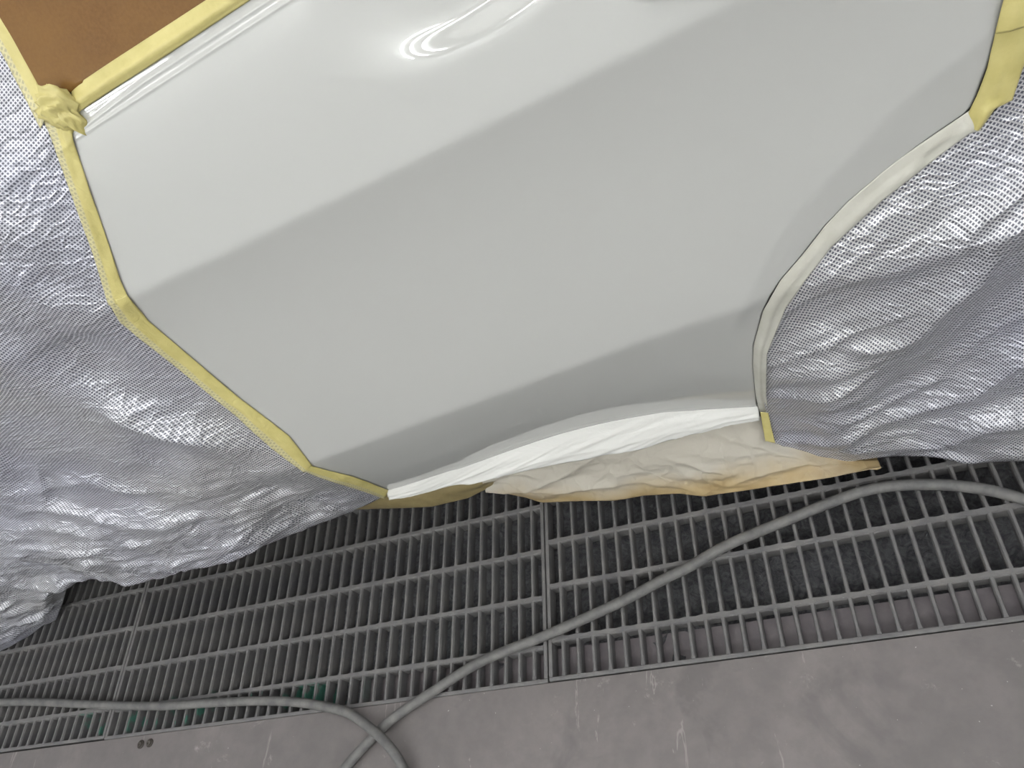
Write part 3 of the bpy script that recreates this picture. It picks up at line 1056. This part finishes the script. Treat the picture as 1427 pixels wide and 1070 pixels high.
# crumpled knot of tape at the window corner
kc = hit(86, 156, 0.010)
kv = []
kn, km = 40, 28
for i in range(kn + 1):
    for k in range(km):
        ph, w_ = math.pi * i / kn, 2 * math.pi * k / km
        d = np.array([math.sin(ph) * math.cos(w_), math.cos(ph), math.sin(ph) * math.sin(w_)])
        rr = 1 + 0.30 * float(ridged(d[0] * 2.1 + 3, d[2] * 2.1 + d[1], 31)) + 0.16 * float(ridged(d[0] * 5, d[2] * 5 + d[1] * 3, 32)) + 0.06 * float(ridged(d[0] * 13, d[2] * 13 + d[1] * 7, 33))
        kv.append(kc + d * np.array([0.022, 0.010, 0.030]) * rr)
kf = [(i * km + k, (i + 1) * km + k, (i + 1) * km + (k + 1) % km, i * km + (k + 1) % km) for i in range(kn) for k in range(km)]
kt = mesh_obj('tape_knot', kv, kf, M['tape'])
tag(kt, 'crumpled knot of yellow tape at the lower corner of the window paper', 'masking tape', TP)

# white, paint-coated paper strip along the sill
topA = [hit(a, b, 0.0) for a, b in ((538, 683), (600, 664), (640, 652), (700, 631), (784, 603), (868, 583.5), (924, 573.5), (980, 571), (1057, 566))]
topA = [q + np.array([0, 0.004, 0.0]) for q in topA]
botA = [at_y(a, b, y) for a, b, y in ((543, 692, .352), (610, 680, .348), (660, 669, .343), (700, 659, .338), (770, 644, .334), (840, 631, .331), (896, 620, .331), (938, 607, .334), (980, 599, .338), (1011, 589, .345), (1057, 582, .350))]
strip3('sill_masking_paper', topA, botA, 'narrow glossy white crumpled paper strip taped along the bottom of the white door', 'masking paper', M['white'], 220, 26,
       lambda v: 0.007 * np.sin(v * math.pi * 0.9), lambda x, v: v * (0.005 * ridged(x * 9 + v * 3, v * 1.6, 41) + 0.0022 * ridged(x * 26 + v * 7, v * 3, 42)))

# kraft paper skirts hanging under the sill
botK = [at_z(a, b, z) for a, b, z in ((679, 680, .06), (709, 686, .05), (730, 692, .04), (756, 700, .035), (812, 698, .035), (857, 697, .035), (896, 690, .035), (947, 687, .035), (980, 691, .03), (1036, 684, .03), (1100, 674, .035), (1160, 664, .04), (1228, 651, .045))]
topK = [at_y(a, b, .374) for a, b in ((672, 668), (720, 650), (780, 630), (850, 606), (920, 588), (980, 584), (1060, 578))] + [at_y(1130, 590, .372), at_y(1214, 618, .352)]
strip3('kraft_paper', topK, botK, 'large tan kraft paper sheet with white overspray hanging under the sill', 'masking paper', M['kraft'], 300, 60,
       lambda v: 0.006 * np.sin(v * math.pi), lambda x, v: np.sin(v * math.pi * 0.92 + 0.15) * (0.011 * ridged(x * 5 + v * 2.4, v * 1.3, 51) + 0.005 * ridged(x * 11 - v * 4, v * 3, 52) + 0.002 * ridged(x * 30, v * 8, 53)))
botK2 = [at_z(a, b, z) for a, b, z in ((478, 711, .12), (518, 709, .11), (560, 708, .10), (602, 706, .09), (652, 694, .085), (693, 674, .10))]
topK2 = [at_y(a, b, .378) for a, b in ((520, 690), (545, 687), (580, 682), (620, 675), (660, 664), (700, 652))]
strip3('kraft_paper', topK2, botK2, 'small dark olive kraft paper flap under the front end of the sill', 'masking paper', M['olive'], 120, 26,
       lambda v: 0.004 * np.sin(v * math.pi), lambda x, v: np.sin(v * math.pi) * 0.006 * ridged(x * 6, v * 1.5, 61))

# ------------------------------------------------------------------ hoses
ha = [(1850, 1010), (1700, 870), (1560, 760), (1500, 725), (1427, 696), (1365, 680.6), (1295, 675), (1225, 679.5), (1172, 694.6), (1102, 722.6), (1014.6, 759), (960, 790), (927, 806), (860, 841), (763.5, 884), (670, 922), (601, 965), (560, 992), (532, 1015), (487, 1063), (450, 1115), (420, 1180), (390, 1300), (300, 1420), (150, 1480)]
pa = [at_z(a, b, 0.0105) for a, b in ha]
hz = tube('air_hose', catmull(pa, 12), 0.0098, M['hose'])
tag(hz, 'thick grey rubber hose arching from right edge diagonally down across both grates', 'hose', 'grey hoses on the floor')
hb = [(-420, 1050), (-160, 1000), (-80, 985), (0, 979), (52, 978), (140, 982), (228, 983.5), (298, 979), (368, 976.5), (420, 979), (473, 989), (492, 997), (514, 1013), (539, 1036), (560, 1067), (575, 1110), (580, 1170), (560, 1290), (600, 1420), (720, 1500)]
zs = [.0105] * 10 + [.016, .022, .029, .0300, .020, .011, .0105, .0105, .0105, .0105]
pb = [at_z(a, b, z) for (a, b), z in zip(hb, zs)]
hz = tube('air_hose', catmull(pb, 12), 0.0098, M['hose'])
tag(hz, 'grey rubber hose curving along the lower left, lying over the other hose', 'hose', 'grey hoses on the floor')

# ------------------------------------------------------------------ floor details
for k, (a, b) in enumerate(((196, 1037), (208.5, 1035))):
    c = at_z(a, b, 0.0)
    B = empty('floor_bolt', (c[0], c[1], 0), ('left' if k == 0 else 'right') + ' one of two small bolt heads in the steel floor by the grate edge', 'bolt', 'bolts in the floor plate')
    for nm, r0, r1, h0, h1 in (('washer', 0.006, 0.0095, 0.0, 0.0015), ('bolt_head', 0.0, 0.0062, 0.0008, 0.0045)):
        vs, fs = [], []
        n_ = 24
        for r_, z_ in ((r1, -0.001), (r1, h1 - 0.0006), (r1 - 0.0007, h1), (max(r0, 0.0026), h1), (max(r0, 0.0022), h1 - 0.0018), (0.0001, h1 - 0.0018)):
            for q in range(n_):
                w_ = 2 * math.pi * q / n_
                vs.append((c[0] + r_ * math.cos(w_), c[1] + r_ * math.sin(w_), z_))
        for i in range(5):
            for q in range(n_):
                fs.append((i * n_ + q, i * n_ + (q + 1) % n_, (i + 1) * n_ + (q + 1) % n_, (i + 1) * n_ + q))
        mesh_obj(nm, vs, fs, M['bolt'], B)
